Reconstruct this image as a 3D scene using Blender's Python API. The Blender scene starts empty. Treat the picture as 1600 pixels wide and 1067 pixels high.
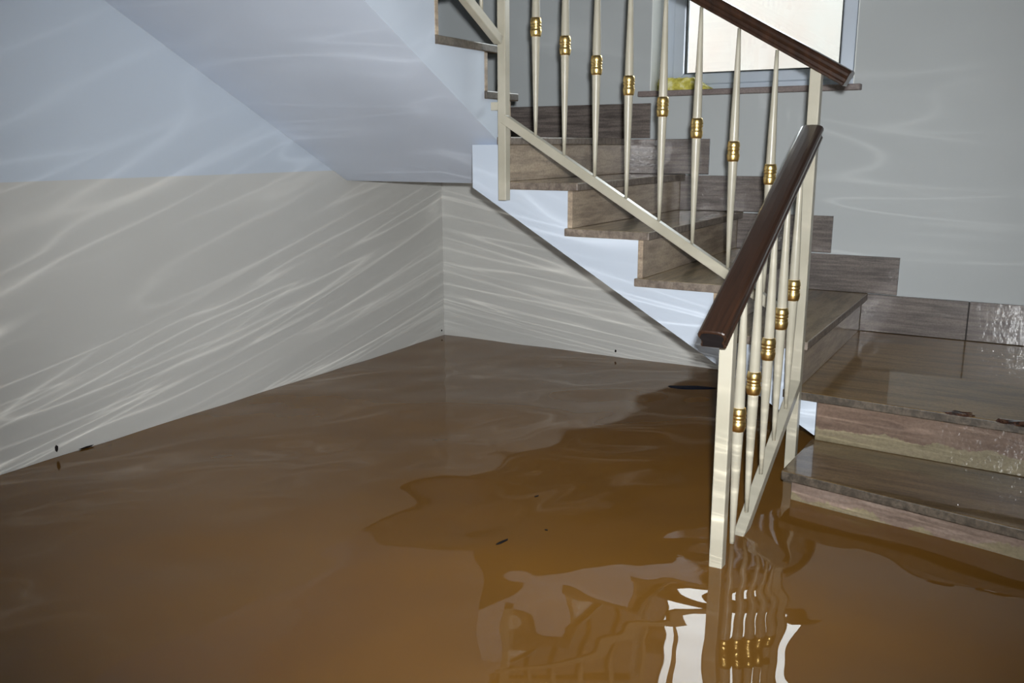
import bpy, bmesh, math, random
from mathutils import Vector, Matrix

random.seed(7)
S = bpy.context.scene
COL = S.collection

# ------------------------------------------------------------------ camera
CX, CY, CH = 2.9394, -4.1714, 1.0804
YAW, PITCH, ROLL, FPX = 0.5364, 0.2166, -0.0033, 1387.28
f0 = Vector((-math.sin(YAW), math.cos(YAW), 0)); r0 = Vector((math.cos(YAW), math.sin(YAW), 0)); u0 = Vector((0, 0, 1))
FW = f0 * math.cos(PITCH) - u0 * math.sin(PITCH)
UPV = f0 * math.sin(PITCH) + u0 * math.cos(PITCH)
RT = r0 * math.cos(ROLL) + UPV * math.sin(ROLL)
UPV = -r0 * math.sin(ROLL) + UPV * math.cos(ROLL)
cd = bpy.data.cameras.new('camera'); cam = bpy.data.objects.new('camera', cd); COL.objects.link(cam)
cd.sensor_fit = 'HORIZONTAL'; cd.sensor_width = 36.0; cd.lens = FPX * 36.0 / 1600.0
cd.clip_start = 0.05; cd.clip_end = 100
M3 = Matrix((RT, UPV, -FW)).transposed()
cam.matrix_world = Matrix.Translation((CX, CY, CH)) @ M3.to_4x4()
S.camera = cam

# ------------------------------------------------------------------ world, lights, exposure
S.view_settings.view_transform = 'Standard'; S.view_settings.look = 'None'
S.view_settings.exposure = 0.0; S.view_settings.gamma = 1.0; S.view_settings.use_curve_mapping = False
W = bpy.data.worlds.new('overcast_sky'); S.world = W; W.use_nodes = True
bg = W.node_tree.nodes['Background']; bg.inputs[0].default_value = (0.93, 0.97, 1.0, 1); bg.inputs[1].default_value = 12.0

def light(name, kind, loc, power, **kw):
    l = bpy.data.lights.new(name, kind); l.energy = power
    for k, v in kw.items(): setattr(l, k, v)
    o = bpy.data.objects.new(name, l); COL.objects.link(o); o.location = loc
    return o
# the photographer's flash, popped up just above the lens
FLASH = Vector((CX, CY, CH)) + RT * 0.04 + UPV * 0.08
fl = light('camera_flash', 'SPOT', FLASH, 475.0, shadow_soft_size=0.025, spot_size=math.radians(89), spot_blend=1.0,
           color=(0.96, 0.98, 1.0))
fl.matrix_world = Matrix.Translation(FLASH) @ M3.to_4x4() @ Matrix.Rotation(math.radians(-2), 4, 'Y') @ Matrix.Rotation(math.radians(6), 4, 'X')
# daylight portal in the window opening
pl = light('window_portal', 'AREA', (1.7, 0.3, 1.9), 1.0, shape='RECTANGLE', size=0.95, size_y=1.2)
pl.data.cycles.is_portal = True
pl.rotation_euler = (math.radians(-90), 0, 0)
# added point lamp standing in for flash light reflected off the water ripples
gl = light('glitter_standin_lamp', 'POINT', (CX, CY, 0.02), 230.0, shadow_soft_size=0.0, color=(1.0, 0.97, 0.93))

def glitter_nodes(l):  # noise streaks put into the stand-in lamp to imitate ripple caustics
    l.use_nodes = True
    nt = l.node_tree; N = nt.nodes; L = nt.links
    em = N['Emission']
    geo = N.new('ShaderNodeNewGeometry')
    def math_(op, a, b=None, c=None, clamp=False):
        n = N.new('ShaderNodeMath'); n.operation = op; n.use_clamp = clamp
        for i, v in enumerate((a, b, c)):
            if v is None: continue
            if isinstance(v, (int, float)): n.inputs[i].default_value = v
            else: L.new(v, n.inputs[i])
        return n.outputs[0]
    sep = N.new('ShaderNodeSeparateXYZ'); L.new(geo.outputs['Incoming'], sep.inputs[0])
    dx, dy, dz = sep.outputs
    hl = math_('SQRT', math_('ADD', math_('MULTIPLY', dx, dx), math_('ADD', math_('MULTIPLY', dy, dy), 1e-6)))
    nx = math_('DIVIDE', dx, hl); ny = math_('DIVIDE', dy, hl); te = math_('DIVIDE', dz, hl)
    wall = math_('MAXIMUM', math_('MULTIPLY', nx, -1.0 / CX), math_('MULTIPLY', ny, 1.0 / abs(CY)))
    v = math_('MAXIMUM', math_('ADD', te, math_('MULTIPLY', wall, CH)), 0.05)
    r = math_('DIVIDE', CH, v)                   # distance at which a reflected beam would leave the water
    az = math_('ARCTAN2', math_('MULTIPLY', nx, -1.0), ny)
    def ridge(sa, sr, off, power, dist):
        cb = N.new('ShaderNodeCombineXYZ')
        L.new(math_('MULTIPLY', az, sa), cb.inputs[0]); L.new(math_('MULTIPLY', r, sr), cb.inputs[1]); cb.inputs[2].default_value = off
        t = N.new('ShaderNodeTexNoise'); t.inputs['Scale'].default_value = 1.0; t.inputs['Detail'].default_value = 1.2
        t.inputs['Roughness'].default_value = 0.45; t.inputs['Distortion'].default_value = dist
        L.new(cb.outputs[0], t.inputs['Vector'])
        a = math_('ABSOLUTE', math_('MULTIPLY', math_('SUBTRACT', t.outputs['Fac'], 0.5), 5.0))
        return math_('POWER', math_('SUBTRACT', 1.0, a, clamp=True), power)
    def patch(sa, sr, off):
        cb = N.new('ShaderNodeCombineXYZ')
        L.new(math_('MULTIPLY', az, sa), cb.inputs[0]); L.new(math_('MULTIPLY', r, sr), cb.inputs[1]); cb.inputs[2].default_value = off
        t = N.new('ShaderNodeTexNoise'); t.inputs['Scale'].default_value = 1.0; t.inputs['Detail'].default_value = 1.0
        L.new(cb.outputs[0], t.inputs['Vector'])
        m = N.new('ShaderNodeMapRange'); m.inputs['From Min'].default_value = 0.32; m.inputs['From Max'].default_value = 0.60
        L.new(t.outputs['Fac'], m.inputs['Value'])
        return m.outputs[0]
    p1 = math_('MULTIPLY', ridge(2.0, 2.7, 0.0, 17.0, 0.45), patch(2.6, 2.0, 20.0))
    p2 = math_('MULTIPLY', ridge(2.6, 3.9, 7.3, 15.0, 0.5), patch(3.4, 2.6, 31.0))
    p4 = math_('MULTIPLY', ridge(1.8, 3.3, 13.1, 24.0, 0.5), patch(3.0, 2.2, 43.0))
    p3 = math_('MULTIPLY', ridge(2.2, 1.8, 3.7, 4.0, 0.3), 0.14)
    tot = math_('ADD', math_('ADD', math_('ADD', p1, math_('MULTIPLY', p2, 0.9)), p4), p3)
    side = N.new('ShaderNodeMapRange'); L.new(az, side.inputs['Value'])     # dims the added streaks towards the right
    side.inputs['From Min'].default_value = -0.02; side.inputs['From Max'].default_value = 0.16
    side.inputs['To Min'].default_value = 0.06; side.inputs['To Max'].default_value = 1.0
    tot = math_('MULTIPLY', math_('MULTIPLY', tot, side.outputs[0]), math_('POWER', math_('DIVIDE', 0.25, wall), 1.7))
    fade = N.new('ShaderNodeMapRange'); L.new(te, fade.inputs['Value'])
    fade.inputs['From Min'].default_value = 0.10; fade.inputs['From Max'].default_value = 0.32
    fade.inputs['To Min'].default_value = 1.0; fade.inputs['To Max'].default_value = 0.27
    L.new(math_('MULTIPLY', math_('ADD', tot, 0.05), fade.outputs[0]), em.inputs['Strength'])
glitter_nodes(gl.data)

# ------------------------------------------------------------------ materials
def srgb(r, g, b):
    def c(x):
        x /= 255.0
        return x / 12.92 if x <= 0.04045 else ((x + 0.055) / 1.055) ** 2.4
    return (c(r), c(g), c(b), 1.0)

def newmat(name, base, rough=0.5, metal=0.0, coat=0.0, coat_rough=0.03, ior=1.45):
    m = bpy.data.materials.new(name); m.use_nodes = True
    b = m.node_tree.nodes['Principled BSDF']
    b.inputs['Base Color'].default_value = base; b.inputs['Roughness'].default_value = rough
    b.inputs['Metallic'].default_value = metal; b.inputs['IOR'].default_value = ior
    b.inputs['Coat Weight'].default_value = coat; b.inputs['Coat Roughness'].default_value = coat_rough
    return m, m.node_tree, b

def coords(nt, scale, kind='Object', loc=(0, 0, 0)):
    tc = nt.nodes.new('ShaderNodeTexCoord'); mp = nt.nodes.new('ShaderNodeMapping')
    mp.inputs['Scale'].default_value = scale; mp.inputs['Location'].default_value = loc
    nt.links.new(tc.outputs[kind], mp.inputs['Vector'])
    return mp.outputs[0]
def noise(nt, vec, scale=1.0, detail=4.0, rough=0.55, dist=0.0):
    t = nt.nodes.new('ShaderNodeTexNoise'); t.inputs['Scale'].default_value = scale
    t.inputs['Detail'].default_value = detail; t.inputs['Roughness'].default_value = rough; t.inputs['Distortion'].default_value = dist
    nt.links.new(vec, t.inputs['Vector']); return t.outputs['Fac']
def ramp(nt, fac, stops):
    r = nt.nodes.new('ShaderNodeValToRGB'); e = r.color_ramp.elements
    while len(e) < len(stops): e.new(0.5)
    for el, (p, c) in zip(e, stops): el.position = p; el.color = c
    nt.links.new(fac, r.inputs[0]); return r.outputs[0]
def mix(nt, fac, a, b, blend='MIX'):
    m = nt.nodes.new('ShaderNodeMix'); m.data_type = 'RGBA'; m.blend_type = blend
    for sock, v in ((m.inputs[0], fac), (m.inputs[6], a), (m.inputs[7], b)):
        if isinstance(v, (int, float)): sock.default_value = v
        elif isinstance(v, tuple): sock.default_value = v
        else: nt.links.new(v, sock)
    return m.outputs[2]
def bump(nt, b, fac, strength, dist=0.002, coat=False):
    n = nt.nodes.new('ShaderNodeBump'); n.inputs['Strength'].default_value = strength; n.inputs['Distance'].default_value = dist
    nt.links.new(fac, n.inputs['Height']); nt.links.new(n.outputs[0], b.inputs['Normal'])
    if coat: nt.links.new(n.outputs[0], b.inputs['Coat Normal'])
def mth(nt, op, a, b=0.0, clamp=False):
    n = nt.nodes.new('ShaderNodeMath'); n.operation = op; n.use_clamp = clamp
    for i, v in enumerate((a, b)):
        if isinstance(v, (int, float)): n.inputs[i].default_value = v
        else: nt.links.new(v, n.inputs[i])
    return n.outputs[0]

def plaster(name, c, rough=0.75, var=0.05):
    m, nt, b = newmat(name, c, rough)
    n = noise(nt, coords(nt, (1, 1, 1)), 1.3, 3)
    dark = (c[0] * (1 - 2 * var), c[1] * (1 - 2 * var), c[2] * (1 - 2 * var), 1)
    nt.links.new(ramp(nt, n, [(0.3, dark), (0.7, c)]), b.inputs['Base Color'])
    bump(nt, b, noise(nt, coords(nt, (1, 1, 1)), 90.0, 3), 0.06)
    return m
WHITE_C = (0.80, 0.83, 0.88, 1); BEIGE_C = (0.50, 0.50, 0.475, 1); GREY_C = (0.455, 0.482, 0.485, 1)
M_WHITE = plaster('white_plaster', WHITE_C)
M_GREY = plaster('grey_plaster', GREY_C)

def dado_paint(name, upper, lower, mode):
    """wall paint: beige dado below a painted line, lighter paint above it"""
    m, nt, b = newmat(name, upper, 0.55)
    tc = nt.nodes.new('ShaderNodeTexCoord'); sp = nt.nodes.new('ShaderNodeSeparateXYZ')
    nt.links.new(tc.outputs['Object'], sp.inputs[0])
    x, y, z = sp.outputs
    if mode == 'line': lim = 0.968
    else:              # follows the flight: the change is hidden inside the stair slab
        lim = mth(nt, 'MINIMUM', 1.06, mth(nt, 'SUBTRACT', 1.03, mth(nt, 'MULTIPLY', mth(nt, 'SUBTRACT', x, 0.969), 0.585)))
    f = mth(nt, 'MULTIPLY', mth(nt, 'SUBTRACT', z, lim), 400.0, clamp=True)
    n = noise(nt, coords(nt, (1, 1, 1)), 1.1, 3)
    lo = ramp(nt, n, [(0.3, tuple(v * 0.94 for v in lower[:3]) + (1,)), (0.7, lower)])
    up = ramp(nt, n, [(0.3, tuple(v * 0.94 for v in upper[:3]) + (1,)), (0.7, upper)])
    nt.links.new(mix(nt, f, lo, up), b.inputs['Base Color'])
    bump(nt, b, noise(nt, coords(nt, (1, 1, 1)), 60.0, 3), 0.05)
    return m
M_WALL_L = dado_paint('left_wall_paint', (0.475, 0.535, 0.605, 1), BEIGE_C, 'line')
M_WALL_B = dado_paint('back_wall_paint', GREY_C, BEIGE_C, 'stair')

STONE = [srgb(62, 54, 44), srgb(104, 92, 76), srgb(146, 130, 106), srgb(122, 100, 82)]
def stone(name, scale, rough=0.35, coat=0.0, coat_rough=0.05, cols=STONE, bumpy=0.15, film=(0.35, 9.0), spec=0.5):
    m, nt, b = newmat(name, cols[1], rough, coat=coat, coat_rough=coat_rough)
    b.inputs['Coat IOR'].default_value = 1.33 if film[1] < 20 else 1.5; b.inputs['Specular IOR Level'].default_value = spec
    streak = noise(nt, coords(nt, scale), 1.0, 7, 0.68, 0.15)
    blot = noise(nt, coords(nt, (2.2, 2.2, 2.2), loc=(3, 1, 5)), 1.0, 3)
    grain = noise(nt, coords(nt, (1, 1, 1)), 130.0, 3)
    c = ramp(nt, streak, [(0.28, cols[0]), (0.45, cols[1]), (0.58, cols[2]), (0.75, cols[3])])
    c = mix(nt, 0.35, c, ramp(nt, blot, [(0.3, cols[0]), (0.7, cols[2])]))
    c = mix(nt, 0.35, c, ramp(nt, grain, [(0.35, (0.35, 0.33, 0.31, 1)), (0.6, (1, 1, 1, 1))]), 'MULTIPLY')
    nt.links.new(c, b.inputs['Base Color'])
    wet = noise(nt, coords(nt, (1, 1, 1)), 26.0, 2)
    bump(nt, b, mth(nt, 'ADD', mth(nt, 'MULTIPLY', grain, 0.4), wet), bumpy, 0.002)
    if coat:
        n2 = nt.nodes.new('ShaderNodeBump'); n2.inputs['Strength'].default_value = film[0]; n2.inputs['Distance'].default_value = 0.001
        nt.links.new(mth(nt, 'ADD', noise(nt, coords(nt, (1, 1, 1)), film[1], 2), mth(nt, 'MULTIPLY', noise(nt, coords(nt, (1, 1, 1)), 75.0, 2), 0.12)), n2.inputs['Height']); nt.links.new(n2.outputs[0], b.inputs['Coat Normal'])
    return m
M_TREAD_Y = stone('wet_stone_tread', (26, 3, 3), 0.35, 0.8, 0.04, [srgb(86, 74, 56), srgb(138, 122, 95), srgb(184, 164, 130), srgb(158, 130, 102)], spec=0.15)
M_TREAD_X = stone('wet_stone_step', (3, 24, 3), 0.30, 1.0, 0.025,
                  [srgb(56, 44, 28), srgb(94, 75, 48), srgb(124, 102, 70), srgb(104, 82, 56)], spec=0.08)
M_LAND = stone('wet_landing_stone', (3, 22, 3), 0.30, 0.65, 0.02,
               [srgb(72, 53, 26), srgb(120, 92, 48), srgb(150, 120, 72), srgb(128, 96, 56)], spec=0.08)
M_RISER = stone('stone_riser', (4, 4, 34), 0.3, 0.5, 0.05, [srgb(98, 86, 74), srgb(148, 132, 116), srgb(186, 169, 146), srgb(168, 142, 124)], film=(1.0, 40.0))
M_SKIRT = stone('stone_skirting', (4, 4, 60), 0.33, 1.0, 0.018,
                [srgb(58, 53, 51), srgb(92, 85, 81), srgb(132, 122, 116), srgb(112, 94, 86)], film=(0.9, 42.0))
M_EDGE = stone('sawn_stone_edge', (40, 40, 30), 0.45, 0.35, 0.12, [srgb(36, 32, 28), srgb(68, 61, 53), srgb(102, 92, 80), srgb(80, 68, 60)], 0.5, (1.0, 60.0))
M_EDGE_DRY = stone('dry_sawn_stone_edge', (40, 40, 30), 0.55, 0.2, 0.2, [srgb(70, 61, 54), srgb(106, 95, 85), srgb(136, 124, 112), srgb(116, 100, 90)], 0.5, (1.0, 60.0))
M_SILL = stone('stone_sill', (6, 30, 30), 0.5, cols=[srgb(104, 94, 90), srgb(124, 112, 108), srgb(140, 128, 124), srgb(120, 108, 104)])

def banded_riser(name, pink, pale, level, wob):
    m, nt, b = newmat(name, pink[0], 0.35, coat=1.0, coat_rough=0.03)
    tc = nt.nodes.new('ShaderNodeTexCoord'); sp = nt.nodes.new('ShaderNodeSeparateXYZ'); nt.links.new(tc.outputs['Object'], sp.inputs[0])
    w = noise(nt, coords(nt, (6, 6, 2)), 1.0, 8, 0.66)
    lim = mth(nt, 'ADD', level, mth(nt, 'MULTIPLY', mth(nt, 'SUBTRACT', w, 0.5), wob))
    f = mth(nt, 'MULTIPLY', mth(nt, 'SUBTRACT', sp.outputs[2], lim), 260.0, clamp=True)
    st = noise(nt, coords(nt, (6, 6, 40)), 1.0, 6, 0.65, 0.5)
    gr = noise(nt, coords(nt, (1, 1, 1)), 110.0, 3)
    top = ramp(nt, st, [(0.3, pink[0]), (0.5, pink[1]), (0.7, pink[2])])
    low = ramp(nt, st, [(0.3, pale[0]), (0.5, pale[1]), (0.7, pale[2])])
    c = mix(nt, f, low, top)
    c = mix(nt, 0.3, c, ramp(nt, gr, [(0.35, (0.4, 0.38, 0.36, 1)), (0.6, (1, 1, 1, 1))]), 'MULTIPLY')
    nt.links.new(c, b.inputs['Base Color']); bump(nt, b, gr, 0.25)
    nb = nt.nodes.new('ShaderNodeBump'); nb.inputs['Strength'].default_value = 1.0; nb.inputs['Distance'].default_value = 0.0036; b.inputs['Coat IOR'].default_value = 1.5
    nt.links.new(noise(nt, coords(nt, (1, 1, 1)), 38.0, 2), nb.inputs['Height']); nt.links.new(nb.outputs[0], b.inputs['Coat Normal'])
    return m
PINK = [srgb(88, 72, 63), srgb(108, 90, 78), srgb(122, 104, 92)]
PALE = [srgb(108, 99, 78), srgb(128, 119, 96), srgb(122, 110, 92)]
M_RISER2 = banded_riser('travertine_riser', PINK, PALE, 0.150, 0.11)
M_RISER1 = banded_riser('travertine_low_riser', [srgb(104, 90, 80), srgb(124, 108, 98), srgb(142, 128, 118)], PALE, 0.012, 0.16)

M_CREAM, nt, b = newmat('cream_enamel', srgb(175, 168, 150), 0.32)
nt.links.new(ramp(nt, noise(nt, coords(nt, (1, 1, 1)), 7.0, 4), [(0.3, srgb(160, 155, 138)), (0.65, srgb(172, 167, 151))]), b.inputs['Base Color'])
M_GOLD, nt, b = newmat('brass_gilding', (0.92, 0.66, 0.26, 1), 0.32, 1.0)
bump(nt, b, noise(nt, coords(nt, (1, 1, 1)), 300.0, 2), 0.08, 0.001)
M_WOOD, nt, b = newmat('dark_varnished_wood', srgb(48, 32, 23), 0.28, coat=0.6, coat_rough=0.12)
gw = noise(nt, coords(nt, (60, 5, 5), 'Generated'), 1.0, 5, 0.6)
nt.links.new(ramp(nt, gw, [(0.3, srgb(32, 22, 17)), (0.55, srgb(50, 33, 24)), (0.75, srgb(64, 42, 29))]), b.inputs['Base Color'])
M_ALU, nt, b = newmat('silver_aluminium', (0.58, 0.64, 0.72, 1), 0.35, 0.4)
M_RUBBER, nt, b = newmat('black_gasket', (0.02, 0.025, 0.025, 1), 0.6)
M_GLASS = bpy.data.materials.new('window_glass'); M_GLASS.use_nodes = True
nt = M_GLASS.node_tree; nt.nodes.clear()
o_ = nt.nodes.new('ShaderNodeOutputMaterial'); tr = nt.nodes.new('ShaderNodeBsdfTransparent'); gs = nt.nodes.new('ShaderNodeBsdfGlossy')
gs.inputs['Roughness'].default_value = 0.02; fr = nt.nodes.new('ShaderNodeFresnel'); fr.inputs[0].default_value = 1.5
mx = nt.nodes.new('ShaderNodeMixShader'); tr.inputs[0].default_value = (0.96, 0.98, 0.97, 1)
nt.links.new(fr.outputs[0], mx.inputs[0]); nt.links.new(tr.outputs[0], mx.inputs[1]); nt.links.new(gs.outputs[0], mx.inputs[2]); nt.links.new(mx.outputs[0], o_.inputs[0])

M_WATER, nt, b = newmat('muddy_water', (0.10, 0.052, 0.018, 1), 0.012, ior=1.333)
mud = noise(nt, coords(nt, (1.0, 1.6, 1)), 1.1, 4, 0.5, 0.6)
nt.links.new(ramp(nt, mud, [(0.3, (0.134, 0.062, 0.012, 1)), (0.7, (0.160, 0.074, 0.013, 1))]), b.inputs['Base Color'])
M_OUT, nt, b = newmat('outside_plaster', (0.75, 0.68, 0.62, 1), 0.9)
nt.links.new(ramp(nt, noise(nt, coords(nt, (1, 1, 0.6)), 2.2, 4), [(0.3, (0.178, 0.148, 0.132, 1)), (0.6, (0.176, 0.167, 0.156, 1))]), b.inputs['Base Color'])
M_FOAM, nt, b = newmat('yellow_foam', srgb(190, 178, 70), 0.8)
nt.links.new(ramp(nt, noise(nt, coords(nt, (1, 1, 1)), 30.0, 4), [(0.3, srgb(150, 140, 52)), (0.5, srgb(205, 195, 90)), (0.7, srgb(235, 232, 190))]), b.inputs['Base Color'])
M_DIRT, nt, b = newmat('wet_dark_leaf', (0.010, 0.008, 0.008, 1), 0.7)
b.inputs['Specular IOR Level'].default_value = 0.1
M_NAVY, nt, b = newmat('dark_navy_matt', (0.005, 0.008, 0.02, 1), 0.6)
b.inputs['Specular IOR Level'].default_value = 0.15
M_MUD, nt, b = newmat('wet_mud_litter', (0.03, 0.018, 0.012, 1), 0.2, coat=0.8)
nt.links.new(ramp(nt, noise(nt, coords(nt, (1, 1, 1)), 60.0, 4), [(0.35, (0.012, 0.010, 0.009, 1)), (0.55, (0.05, 0.022, 0.014, 1)), (0.7, (0.09, 0.06, 0.04, 1))]), b.inputs['Base Color'])
M_CONC, nt, b = newmat('bare_concrete', (0.35, 0.33, 0.30, 1), 0.9)

# ------------------------------------------------------------------ mesh helpers
def obj(name, bm, mat, parent=None, smooth=False):
    bmesh.ops.recalc_face_normals(bm, faces=bm.faces)
    me = bpy.data.meshes.new(name); bm.to_mesh(me); bm.free()
    if mat: me.materials.append(mat)
    if smooth:
        for p in me.polygons: p.use_smooth = True
    o = bpy.data.objects.new(name, me); COL.objects.link(o)
    if parent: o.parent = parent; o.matrix_parent_inverse = Matrix.Identity(4)
    return o
def thing(name, label, cat, loc=(0, 0, 0), group=None):
    o = bpy.data.objects.new(name, None); COL.objects.link(o); o.location = loc; o.empty_display_size = 0.1
    o['label'] = label; o['category'] = cat
    if group: o['group'] = group
    return o
def tag(o, label, cat, group=None):
    o['label'] = label; o['category'] = cat
    if group: o['group'] = group
    return o
def structure(o): o['kind'] = 'structure'; return o
def empty(name, loc=(0, 0, 0)):
    o = bpy.data.objects.new(name, None); COL.objects.link(o); o.location = loc; o.empty_display_size = 0.1
    return o

def prism(pts, axis, a, b, bm=None):
    """polygon in the plane across <axis>, extruded from a to b along it"""
    bm = bm or bmesh.new()
    def mk(p, t):
        if axis == 0: return (t, p[0], p[1])
        if axis == 1: return (p[0], t, p[1])
        return (p[0], p[1], t)
    A = [bm.verts.new(mk(p, a)) for p in pts]; B = [bm.verts.new(mk(p, b)) for p in pts]
    n = len(pts)
    bm.faces.new(A); bm.faces.new(list(reversed(B)))
    for i in range(n): bm.faces.new((A[i], B[i], B[(i + 1) % n], A[(i + 1) % n]))
    return bm
def box(x0, x1, y0, y1, z0, z1, bm=None):
    return prism([(x0, y0), (x1, y0), (x1, y1), (x0, y1)], 2, z0, z1, bm)
def bevel(bm, w, seg=1, angle=30):
    bmesh.ops.recalc_face_normals(bm, faces=bm.faces)
    ed = [e for e in bm.edges if len(e.link_faces) == 2 and e.calc_face_angle(0) > math.radians(angle)]
    bmesh.ops.bevel(bm, geom=ed, offset=w, segments=seg, affect='EDGES', profile=0.5)
    return bm
def sweep(profile, p0, p1, side, bm=None):
    """profile (u, v) swept straight from p0 to p1; v is vertical, u along 'side'; ends cut square to the run"""
    bm = bm or bmesh.new()
    p0, p1, side = Vector(p0), Vector(p1), Vector(side).normalized()
    d = (p1 - p0).normalized(); up = side.cross(d).normalized()
    if up.z < 0: up = -up
    A = [bm.verts.new(p0 + side * u + up * v) for u, v in profile]; B = [bm.verts.new(p1 + side * u + up * v) for u, v in profile]
    n = len(profile); bm.faces.new(A); bm.faces.new(list(reversed(B)))
    for i in range(n): bm.faces.new((A[i], B[i], B[(i + 1) % n], A[(i + 1) % n]))
    return bm
def lathe(prof, seg=20, bm=None):
    bm = bm or bmesh.new(); rings = []
    for r, z in prof:
        rings.append([bm.verts.new((r * math.cos(2 * math.pi * i / seg), r * math.sin(2 * math.pi * i / seg), z)) for i in range(seg)])
    for a, b_ in zip(rings, rings[1:]):
        for i in range(seg): bm.faces.new((a[i], a[(i + 1) % seg], b_[(i + 1) % seg], b_[i]))
    bm.faces.new(rings[0]); bm.faces.new(list(reversed(rings[-1])))
    return bm
def blob(rx, ry, rz, seed, rough=0.3, sub=2):
    bm = bmesh.new(); bmesh.ops.create_icosphere(bm, subdivisions=sub, radius=1.0)
    rnd = random.Random(seed)
    for v in bm.verts:
        k = 1 + rnd.uniform(-rough, rough); v.co = Vector((v.co.x * rx * k, v.co.y * ry * k, v.co.z * rz * k))
    return bm

# ------------------------------------------------------------------ dimensions
RIS = 0.17; Z1 = 0.0954; GO = 0.2892; X3 = 2.308; WID = 1.168; SLAB = 0.03; OVER = 0.025
Z = lambda k: Z1 + (k - 1) * RIS
XN = lambda k: X3 - (k - 3) * GO            # nosing line of tread k on the second flight
ZS = 0.919; XL = 0.969; SL2 = 0.585; SL3 = 0.538; D3 = 0.367; W3 = 1.074
XR = 3.56; YF = -6.3; ZTOP = 4.7; ZFL = -0.30
FACE = -WID + 0.008                         # plaster face of the second flight

# ------------------------------------------------------------------ the room
structure(obj('floor', box(-0.2, XR + 0.2, YF - 0.2, 0.25, ZFL - 0.15, ZFL), M_CONC))
bm = box(-0.2, XR + 0.2, YF - 0.2, 0.25, ZTOP, ZTOP + 0.2)
structure(obj('ceiling', bm, M_WHITE))
structure(obj('wall_left', box(-0.2, 0, YF, 0, ZFL, ZTOP), M_WALL_L))
structure(obj('wall_right', box(XR, XR + 0.2, YF, 0, ZFL, ZTOP), M_GREY))
structure(obj('wall_front', box(-0.2, XR + 0.2, YF - 0.2, YF, ZFL, ZTOP), M_GREY))
WX0, WX1, WZ0, WZ1, WD = 1.24, 2.178, 1.338, 2.50, 0.30
bm = bmesh.new()
xs = [-0.2, WX0, WX1, XR + 0.2]; zs = [ZFL, WZ0, WZ1, ZTOP]
for i in range(3):
    for j in range(3):
        if i == 1 and j == 1: continue
        box(xs[i], xs[i + 1], 0, WD, zs[j], zs[j + 1], bm)
bmesh.ops.remove_doubles(bm, verts=bm.verts, dist=1e-5)
dup = {}
for f in bm.faces: dup.setdefault(tuple(sorted(v.index for v in f.verts)), []).append(f)
bm.verts.index_update(); dup = {}
for f in list(bm.faces): dup.setdefault(tuple(sorted(v.index for v in f.verts)), []).append(f)
bmesh.ops.delete(bm, geom=[f for fs in dup.values() if len(fs) > 1 for f in fs], context='FACES')
structure(obj('wall_back', bm, M_WALL_B))

# thin white lining of the window opening
M_LIN = plaster('white_reveal', (0.86, 0.89, 0.86, 1))
lin = bmesh.new()
box(WX0 - 0.001, WX0 + 0.004, 0.001, 0.199, WZ0, WZ1 - 0.001, lin)
box(WX1 - 0.004, WX1 + 0.001, 0.001, 0.199, WZ0, WZ1 - 0.001, lin)
box(WX0 + 0.004, WX1 - 0.004, 0.001, 0.199, WZ1 - 0.005, WZ1 + 0.001, lin)
structure(obj('trim_1', lin, M_LIN))

# outside, seen through the window
structure(obj('wall_outside', box(-4, 9, 2.6, 2.9, -0.5, 2.3), M_OUT))
structure(obj('floor_outside', box(-4, 9, 0.3, 2.6, -0.6, -0.5), M_CONC))

# ------------------------------------------------------------------ window
win = structure(empty('window_1', (WX0, 0.2, WZ0)))
def wpart(name, bm, mat, parent=win):
    o = obj(name, bm, mat); o.parent = parent
    o.matrix_parent_inverse = Matrix.Translation(-Vector((WX0, 0.2, WZ0))) if parent is win else Matrix.Identity(4)
    return o
def frame_bm(x0, x1, z0, z1, t, y0, y1, tb=None):
    tb = tb or t; bm = bmesh.new()
    out = [(x0, z0), (x1, z0), (x1, z1), (x0, z1)]; inn = [(x0 + t, z0 + tb), (x1 - t, z0 + tb), (x1 - t, z1 - t), (x0 + t, z1 - t)]
    for i in range(4):
        j = (i + 1) % 4
        prism([out[i], out[j], inn[j], inn[i]], 1, y0, y1, bm)
    return bm
wpart('window_frame', bevel(frame_bm(WX0 - 0.004, WX1 + 0.004, WZ0 - 0.003, WZ1 + 0.004, 0.050, 0.20, 0.27), 0.003), M_ALU)
wpart('window_sash', bevel(frame_bm(WX0 + 0.040, WX1 - 0.040, WZ0 + 0.034, WZ1 - 0.04, 0.062, 0.185, 0.245, 0.052), 0.006, 2), M_ALU)
wpart('gasket', frame_bm(WX0 + 0.100, WX1 - 0.100, WZ0 + 0.084, WZ1 - 0.10, 0.008, 0.193, 0.215), M_RUBBER)
wpart('glass_pane', box(WX0 + 0.098, WX1 - 0.098, 0.205, 0.211, WZ0 + 0.082, WZ1 - 0.098), M_GLASS)
wpart('window_sill', bevel(box(1.195, 2.212, -0.045, 0.199, 1.310, 1.336), 0.003), M_SILL)

# ------------------------------------------------------------------ staircase
stair = thing('staircase', 'stone-clad turning staircase with white plastered underside rising out of the brown water', 'staircase', (2.9, -0.6, 0))
SO = Vector((2.9, -0.6, 0))
def sp(name, bm, mat, label=None):
    o = obj(name, bm, mat); o.parent = stair; o.matrix_parent_inverse = Matrix.Translation(-SO)
    if label: o['label'] = label
    return o
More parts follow.
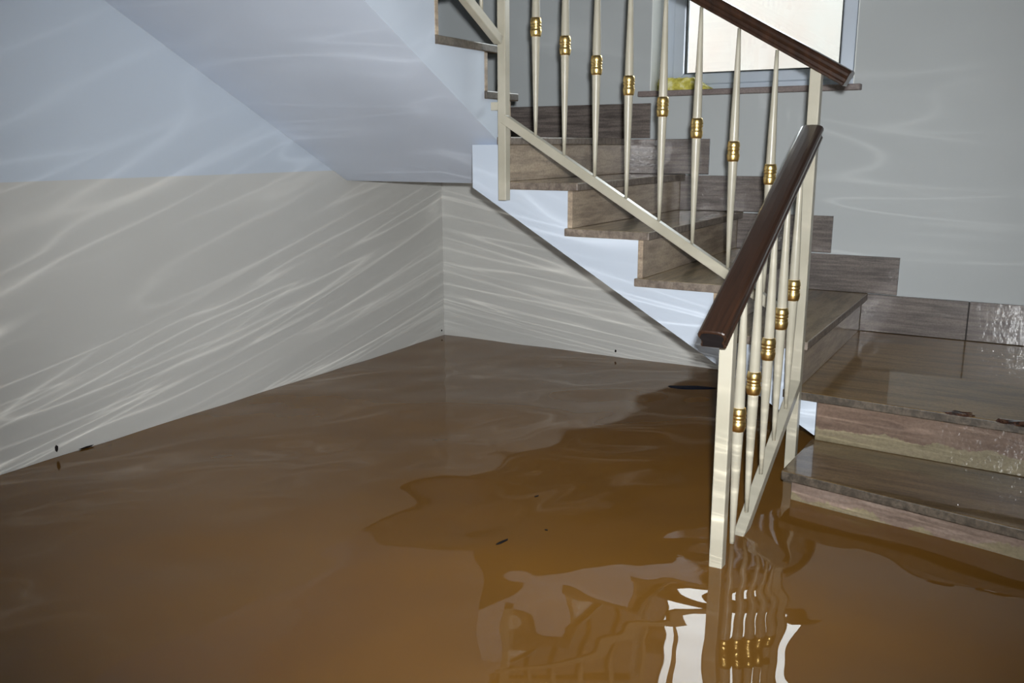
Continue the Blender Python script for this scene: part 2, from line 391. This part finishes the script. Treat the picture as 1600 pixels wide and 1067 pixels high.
# second flight: stepped plaster body with a sloping soffit
top = []
for k in range(3, 8):
    xb = XN(k) - OVER - 0.02
    zlow = Z(k - 1) - SLAB if k > 3 else 0.0
    top += [(xb, zlow), (xb, Z(k) - SLAB)]
soff = lambda x: ZS - SL2 * (x - XL)
XE = 2.348
prof = [(XL, ZS), (XE, soff(XE)), (XE, Z(2) - SLAB), (top[1][0], Z(2) - SLAB)] + top[1:] + [(XL, Z(7) - SLAB)]
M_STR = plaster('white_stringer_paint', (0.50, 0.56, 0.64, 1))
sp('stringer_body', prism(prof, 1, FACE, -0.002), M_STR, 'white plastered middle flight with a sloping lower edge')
# corner landing slab
sp('landing_body', prism([(0.002, ZS), (XL, ZS), (XL, Z(7) - SLAB), (0.002, Z(7) - SLAB)], 1, -WID + D3, -0.002), M_WHITE)
# third flight over the flooded corner
R9 = -1.21; G3 = RIS / SL3; NU = 17
s3 = lambda y: ZS + SL3 * (-WID + D3 - y)
yb = -WID + D3
pr = [(yb, ZS), (yb, Z(7) - SLAB), (-1.035 + 0.02, Z(7) - SLAB), (-1.035 + 0.02, Z(8) - SLAB)]
pr = [(yb, ZS), (yb, Z(7) - SLAB), (-1.05, Z(7) - SLAB), (-1.05, Z(8) - SLAB)]
for k in range(9, NU + 1):
    yr = R9 - (k - 9) * G3 - 0.02
    pr += [(yr, Z(k - 1) - SLAB), (yr, Z(k) - SLAB)]
yend = R9 - (NU - 9) * G3 - 0.3
pr += [(yend, Z(NU) - SLAB), (yend, Z(NU) - 0.25)]
ysl = yb - (Z(NU) - 0.25 - ZS) / SL3
pr += [(ysl, Z(NU) - 0.25)]
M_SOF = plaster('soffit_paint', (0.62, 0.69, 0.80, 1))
bm = prism(pr, 0, 0.002, W3)
bmesh.ops.recalc_face_normals(bm, faces=bm.faces)
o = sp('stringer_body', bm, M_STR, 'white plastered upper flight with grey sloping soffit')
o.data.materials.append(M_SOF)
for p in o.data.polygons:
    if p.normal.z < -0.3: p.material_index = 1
# upper floor over the photographer
structure(obj('ceiling', prism([(0.002, YF + 0.002), (XR - 0.002, YF + 0.002), (XR - 0.002, yend - 0.004), (0.002, yend - 0.004)], 2, Z(NU) - 0.25, Z(NU) - 0.002), M_WHITE))
# first flight: core under the first step and the corner step
FY0, FYS = -1.509, -0.183                   # front of step one: y at x=2.325 and slant
fy = lambda x: FY0 + FYS * (x - 2.325)
f2y = lambda x: -1.180 - 0.068 * (x - 2.303)
core = [(2.372, fy(2.372) + 0.05), (XR - 0.002, fy(XR) + 0.05), (XR - 0.002, -1.12), (2.372, -1.12)]
sp('step_core', prism(core, 2, ZFL, Z(1) - SLAB), M_RISER)
sp('step_core', box(2.352, XR - 0.002, -1.12, -0.002, ZFL, Z(2) - SLAB), M_RISER)

def slab(pts, zt, mat, name='tread', b=0.004):
    o = sp(name, bevel(prism(pts, 2, zt - SLAB, zt), b, 2), mat)
    o.data.materials.append(M_EDGE_DRY if mat is M_TREAD_Y else M_EDGE)            # rough sawn edges of the slab
    for p in o.data.polygons:
        if abs(p.normal.z) < 0.8: p.material_index = 1
    return o
# treads of the first flight
def quad(x0, x1, fa, fb): return [(x0, fa(x0)), (x1, fa(x1)), (x1, fb(x1)), (x0, fb(x0))]
slab([(2.326, fy(2.326)), (XR - 0.003, fy(XR)), (XR - 0.003, -1.146), (2.338, -1.146)], Z(1), M_TREAD_X)
J = 2.712
slab(quad(2.236, XR - 0.003, f2y, lambda x: -0.003), Z(2), M_LAND)
# risers of the first flight
def riser_quad(x0, x1, f, th=0.02): return [(x0, f(x0)), (x1, f(x1)), (x1, f(x1) + th), (x0, f(x0) + th)]
sp('riser', bevel(prism(riser_quad(2.354, XR - 0.003, lambda x: fy(x) + 0.03), 2, ZFL, Z(1) - SLAB - 0.0005), 0.002), M_RISER1, 'pinkish riser standing in the water')
sp('riser', bevel(prism(riser_quad(2.349, XR - 0.003, lambda x: f2y(x) + 0.027), 2, Z(1) + 0.0005, Z(2) - SLAB - 0.0005), 0.002), M_RISER2, 'pink riser with a pale yellow wavy band')
# second flight
for k in range(3, 8):
    xr = XN(k) - OVER
    x_back = XN(k + 1) - OVER - (0.03 if k < 6 else 0.018) if k < 7 else 0.02
    slab([(x_back, -WID - 0.002), (XN(k), -WID - 0.002), (XN(k), -0.003), (x_back, -0.003)], Z(k), M_TREAD_Y) if k < 7 else \
        slab([(0.02, -1.03), (W3 + 0.015, -1.03), (W3 + 0.015, -WID - 0.002), (XN(7), -WID - 0.002), (XN(7), -0.003), (0.02, -0.003)], Z(7), M_TREAD_Y)
    sp('riser', bevel(box(xr - 0.02, xr, -WID + 0.006, -0.003, Z(k - 1) + 0.0005, Z(k) - SLAB - 0.0005), 0.0015), M_RISER)
# third flight
slab([(0.02, -R9 * 0 - 1.232), (W3 + 0.012, -1.232), (W3 + 0.012, -0.995), (0.02, -0.995)], Z(8), M_TREAD_X)
sp('riser', bevel(box(0.02, W3 - 0.004, -1.05, -1.03, Z(7) + 0.0005, Z(8) - SLAB - 0.0005), 0.0015), M_RISER)
for k in range(9, NU + 1):
    yr = R9 - (k - 9) * G3
    y2 = yr - G3 - 0.02 if k < NU else yend
    slab([(0.02, y2), (W3 + 0.012, y2), (W3 + 0.012, yr + 0.07), (0.02, yr + 0.07)], Z(k), M_TREAD_X)
    sp('riser', bevel(box(0.02, W3 + 0.002, yr - 0.02, yr, Z(k - 1) + 0.0005, Z(k) - SLAB - 0.0005), 0.0015), M_RISER)

# skirting tiles on the back wall, stepped with the flight
bb = structure(empty('baseboard_back', (2.3, 0, 0.265)))
BO = Vector((2.3, 0, 0.265))
def tile(x0, x1, z0, z1):
    o = obj('skirting_tile', bevel(box(x0, x1, -0.0145, -0.0005, z0, z1), 0.0015), M_SKIRT)
    o.parent = bb; o.matrix_parent_inverse = Matrix.Translation(-BO)
ends = {3: 2.426, 4: 2.136, 5: 1.852, 6: 1.552, 7: 1.250}
for k, xe in ends.items():
    x0 = XN(k + 1) - OVER + 0.001 if k < 7 else 0.001
    tile(x0, xe, Z(k) + 0.0015, Z(k) + 0.1655)
tile(X3 - OVER + 0.001, J - 0.002, Z(2) + 0.002, Z(2) + 0.168)
tile(J + 0.002, XR - 0.002, Z(2) + 0.002, Z(2) + 0.168)

M_GROUT, nt, b = newmat('dark_grout', (0.03, 0.028, 0.026, 1), 0.8)
gm = bmesh.new()
for k, xe in ends.items():
    box(XN(k + 1) - OVER + 0.001 if k < 7 else 0.001, xe - 0.001, -0.010, -0.0004, Z(k) + 0.0005, Z(k) + 0.164, gm)
box(X3 - OVER + 0.001, XR - 0.002, -0.010, -0.0004, Z(2) + 0.0005, Z(2) + 0.166, gm)
o = obj('grout_bed', gm, M_GROUT); o.parent = bb; o.matrix_parent_inverse = Matrix.Translation(-BO)
# ------------------------------------------------------------------ railing
RY = -1.212; RX = 2.293                      # plane of the second and first flight railings
rail = thing('stair_railing', 'cream metal stair railing with gilt-collared spindles and dark wooden handrails', 'railing', (2.293, -1.2, 0))
RO = Vector((2.293, -1.2, 0))
def rp(name, bm, mat, smooth=False):
    o = obj(name, bm, mat, smooth=smooth); o.parent = rail; o.matrix_parent_inverse = Matrix.Translation(-RO)
    return o
def post(x, y, z0, z1, w=0.0175, d=0.0175): rp('post', bevel(box(x - w, x + w, y - d, y + d, z0, z1), 0.003, 2), M_CREAM)
b2 = lambda x: 1.118 - 0.598 * (x - 1.289)   # top of bottom rail, second flight
h2 = lambda x: 1.457 - 0.575 * (x - 2.023)   # underside of handrail, second flight
b1 = lambda y: 0.168 + 0.52 * (y + 1.502)    # the same for the first flight
h1 = lambda y: 0.958 + 0.52 * (y + 1.484)
XM = 1.143
PX = 2.285
post(2.302, -2.05, ZFL, h1(-2.05) + 0.01)
post(PX, -1.205, -0.02, h2(PX) + 0.01)
post(XM, -1.205, 0.876, 2.45)
rp('bracket', box(1.090, XM - 0.016, -1.212, -1.192, 1.213, 1.243), M_CREAM)
BAR = [(-0.014, -0.034), (0.014, -0.034), (0.016, -0.032), (0.016, -0.002), (0.014, 0), (-0.014, 0), (-0.016, -0.002), (-0.016, -0.032)]
rp('bottom_rail', sweep(BAR, (XM + 0.016, RY, b2(XM + 0.016)), (PX - 0.016, RY, b2(PX - 0.016)), (0, 1, 0)), M_CREAM)
rp('bottom_rail', sweep(BAR, (RX, -2.03, b1(-2.03)), (RX - 0.006, -1.222, b1(-1.222)), (1, 0, 0)), M_CREAM)
HALF = [(0, .050), (.016, .0493), (.026, .0475), (.032, .0435), (.0352, .037), (.0352, .030), (.032, .0245), (.0285, .0205), (.0285, .012), (.0312, .0075), (.0312, 0)]
HR = HALF + [(-u, v) for u, v in reversed(HALF[1:])]
def handrail(p0, p1, side): rp('handrail', bevel(sweep(HR, p0, p1, side), 0.0025, 1, 60), M_WOOD)
handrail((XM + 0.0, RY, h2(XM)), (2.372, RY, h2(2.372)), (0, 1, 0))
handrail((2.298, -2.155, h1(-2.155)), (2.288, -1.212, h1(-1.212)), (1, 0, 0))
# dark sheet added to darken the first handrail's cut end; steel strip under it
end_prof = [(u * 0.80, 0.006 + v * 0.74) for u, v in HR]
dv = Vector((2.288 - 2.298, 0.943, 0.943 * 0.52)).normalized(); e0 = Vector((2.298, -2.155, h1(-2.155)))
rp('end_sheet', sweep(end_prof, e0 - dv * 0.003, e0 + dv * 0.004, (1, 0, 0)), M_DIRT)
rp('handrail_strip', sweep([(-0.011, -0.007), (0.011, -0.007), (0.011, 0.0005), (-0.011, 0.0005)], e0 + dv * 0.012, Vector((2.288, -1.222, h1(-1.222))), (1, 0, 0)), M_CREAM)
LEN = 0.387
bal_me = None
def baluster_mesh():
    prof = [(0.0055, -LEN), (0.0075, -LEN + 0.06), (0.0108, -0.22), (0.0138, -0.11), (0.0152, -0.03), (0.0152, 0.03), (0.0138, 0.11), (0.0108, 0.22), (0.0075, LEN - 0.06), (0.0055, LEN)]
    return lathe(prof, 20)
def collar_mesh():
    prof = [(0.0160, -.033), (0.0176, -.0325), (0.0196, -.025), (0.0210, -.015), (0.0207, -.009), (0.0184, -.0065), (0.0198, -.004), (0.0194, -.0015), (0.0172, .0008),
            (0.0194, .003), (0.0206, .006), (0.0202, .009), (0.0184, .0112), (0.0203, .0135), (0.0208, .017), (0.0196, .025), (0.0176, .0325), (0.0160, .033)]
    return lathe(prof, 24)
bal0 = None
def baluster(x, y, z, ext=0.0):
    global bal0
    if bal0 is None:
        b_ = obj('baluster', baluster_mesh(), M_CREAM, smooth=True)
        c_ = obj('collar', collar_mesh(), M_GOLD, b_, smooth=True); c_['label'] = 'gilded ringed collar'
        bal0 = b_
    else:
        b_ = bal0.copy(); COL.objects.link(b_)
        c_ = bal0.children[0].copy(); COL.objects.link(c_); c_.parent = b_
    b_.parent = rail; b_.matrix_parent_inverse = Matrix.Translation(-RO); b_.location = (x, y, z)
for x in (1.285, 1.405, 1.530, 1.655, 1.782, 1.906, 2.035, 2.160):
    baluster(x, RY, (b2(x) + h2(x)) / 2)
for y in (-1.886, -1.752, -1.615, -1.484, -1.352):
    baluster(RX - 0.002, y, (b1(y) + h1(y)) / 2)
# railing of the upper flight, going on from the tall post over the photographer's left
U0 = -1.222; rb = lambda y: 1.478 + SL3 * (U0 - y)
UY = -3.9
rp('bottom_rail', sweep(BAR, (XM - 0.006, U0, rb(U0)), (XM - 0.006, UY, rb(UY)), (1, 0, 0)), M_CREAM)
rp('handrail', bevel(sweep(HR, (XM - 0.006, U0 + 0.05, rb(U0) + 0.70), (XM - 0.006, UY, rb(UY) + 0.76), (1, 0, 0)), 0.0025, 1, 60), M_WOOD)
y = U0 - 0.125
while y > UY + 0.1:
    baluster(XM - 0.006, y, rb(y) + 0.375); y -= 0.135
post(XM - 0.006, UY, Z(NU), rb(UY) + 0.75)

# ------------------------------------------------------------------ flood water
NX, NY = 200, 340
wv = []
rw = random.Random(825)
for lam, amp, spread in ((1.1, 0.0018, 0.5), (0.62, 0.0014, 0.6), (0.40, 0.0010, 0.7), (0.26, 0.00055, 0.9), (0.17, 0.0002, 1.2)):
    for _ in range(3):
        a = YAW + math.pi / 2 + rw.uniform(-spread, spread)
        kk = 2 * math.pi / (lam * rw.uniform(0.85, 1.2))
        wv.append((kk * math.cos(a), kk * math.sin(a), rw.uniform(0, 6.28), amp * rw.uniform(0.4, 0.75)))
def wave(x, y):
    h = sum(A * math.sin(kx * x + ky * y + p) for kx, ky, p, A in wv)
    for cx, cy, lam, A in ((2.30, -2.05, 0.11, 0.0006), (2.30, -1.85, 0.09, 0.0004)):
        d = math.hypot(x - cx, y - cy); h += A * math.sin(2 * math.pi * d / lam) * math.exp(-d * 4.0)
    return h
verts = []; faces = []
X0, X1, Y0, Y1 = 0.0, XR, YF, 0.0
for j in range(NY + 1):
    for i in range(NX + 1):
        x = X0 + (X1 - X0) * i / NX; y = Y0 + (Y1 - Y0) * j / NY
        verts.append((x, y, wave(x, y)))
for j in range(NY):
    for i in range(NX):
        a = j * (NX + 1) + i; faces.append((a, a + 1, a + NX + 2, a + NX + 1))
me = bpy.data.meshes.new('floodwater'); me.from_pydata(verts, [], faces); me.materials.append(M_WATER)
for p in me.polygons: p.use_smooth = True
wo = bpy.data.objects.new('floodwater', me); COL.objects.link(wo)
tag(wo, 'muddy brown flood water covering the whole stairwell floor', 'water'); wo['kind'] = 'stuff'

# ------------------------------------------------------------------ small things
fo = bmesh.new()
n = 14; rows = []
rnd = random.Random(4)
for i in range(n + 1):
    t = i / n; x = 1.262 + 0.262 * t
    hgt = (0.062 if t < 0.62 else 0.062 * (1 - (t - 0.62) / 0.38) + 0.003) * (1 + rnd.uniform(-0.06, 0.06))
    prof_ = [(-0.0, 0.0), (-0.006, hgt * 0.5), (0.012, hgt * 0.95), (0.045, hgt * (1.02 + rnd.uniform(-.05, .05))), (0.085, hgt * 0.8), (0.10, 0.0)]
    rows.append([fo.verts.new((x, 0.045 + u + rnd.uniform(-.003, .003), 1.3365 + v + (rnd.uniform(0, .003) if v > 0 else 0))) for u, v in prof_])
for a, b_ in zip(rows, rows[1:]):
    for q in range(len(a) - 1): fo.faces.new((a[q], b_[q], b_[q + 1], a[q + 1]))
    fo.faces.new((a[-1], b_[-1], b_[0], a[0]))
fo.faces.new(rows[0]); fo.faces.new(list(reversed(rows[-1])))
tag(obj('foam_scrap', fo, M_FOAM), 'crumpled yellow foam-like scrap at the left end of the window sill', 'foam')

def bit(name, loc, r, seed, label, cat, mat=M_DIRT, group=None, rz=0.0, rough=0.3, sub=1):
    o = obj(name, blob(*r, seed, rough, sub), mat); o.location = loc; o.rotation_euler = (0, 0, rz)
    return tag(o, label, cat, group)
wz = lambda x, y: wave(x, y) + 0.001
def floating(name, x, y, r, seed, label, cat, mat=M_DIRT, rz=0.0): return bit(name, (x, y, wz(x, y)), r, seed, label, cat, mat, None, rz)
floating('leaf_fragment', 1.741, -2.22, (0.027, 0.006, 0.003), 1, 'black leaf fragment floating alone in the middle of the brown water', 'leaf', rz=1.35)
floating('leaf_fragment', 1.807, -2.079, (0.006, 0.004, 0.002), 2, 'tiny dark fleck floating just beyond the larger floating leaf fragment', 'leaf', rz=0.2)
floating('leaf_fragment', 1.657, -1.867, (0.009, 0.0045, 0.002), 3, 'small dark fleck floating farthest out from the larger floating leaf fragment', 'leaf', rz=1.2)
floating('navy_patch', 1.64, -0.385, (0.105, 0.034, 0.003), 5, 'flat dark navy patch on the water under the stairs', 'scrap', M_NAVY, rz=0.45)  # flat dark navy patch at water level
bit('dirt_speck', (0.002, -2.413, 0.032), (0.003, 0.007, 0.012), 6, 'black speck on the left wall just above the water near the photo edge', 'dirt')
bit('dirt_speck', (0.002, -0.03, 0.034), (0.003, 0.006, 0.007), 7, 'tiny black speck on the left wall beside the far corner', 'dirt')
bit('dirt_speck', (1.091, -0.002, 0.031), (0.006, 0.003, 0.009), 8, 'black speck low on the back wall below the sloping stringer', 'dirt')
bit('dirt_strip', (0.003, -2.30, 0.003), (0.004, 0.035, 0.004), 9, 'thin dark smear along the waterline of the left wall', 'dirt', rough=0.15)
bit('mud_clump', (2.79, f2y(2.79) + 0.010, Z(2) + 0.003), (0.042, 0.012, 0.008), 21, 'dark wet clump on the landing edge, the left one of two', 'mud', M_MUD, rough=0.35, sub=2)
bit('mud_clump', (2.945, f2y(2.945) + 0.006, Z(2) + 0.002), (0.050, 0.014, 0.009), 22, 'reddish dark wet clump on the landing edge at the right border', 'mud', M_MUD, rough=0.35, sub=2)
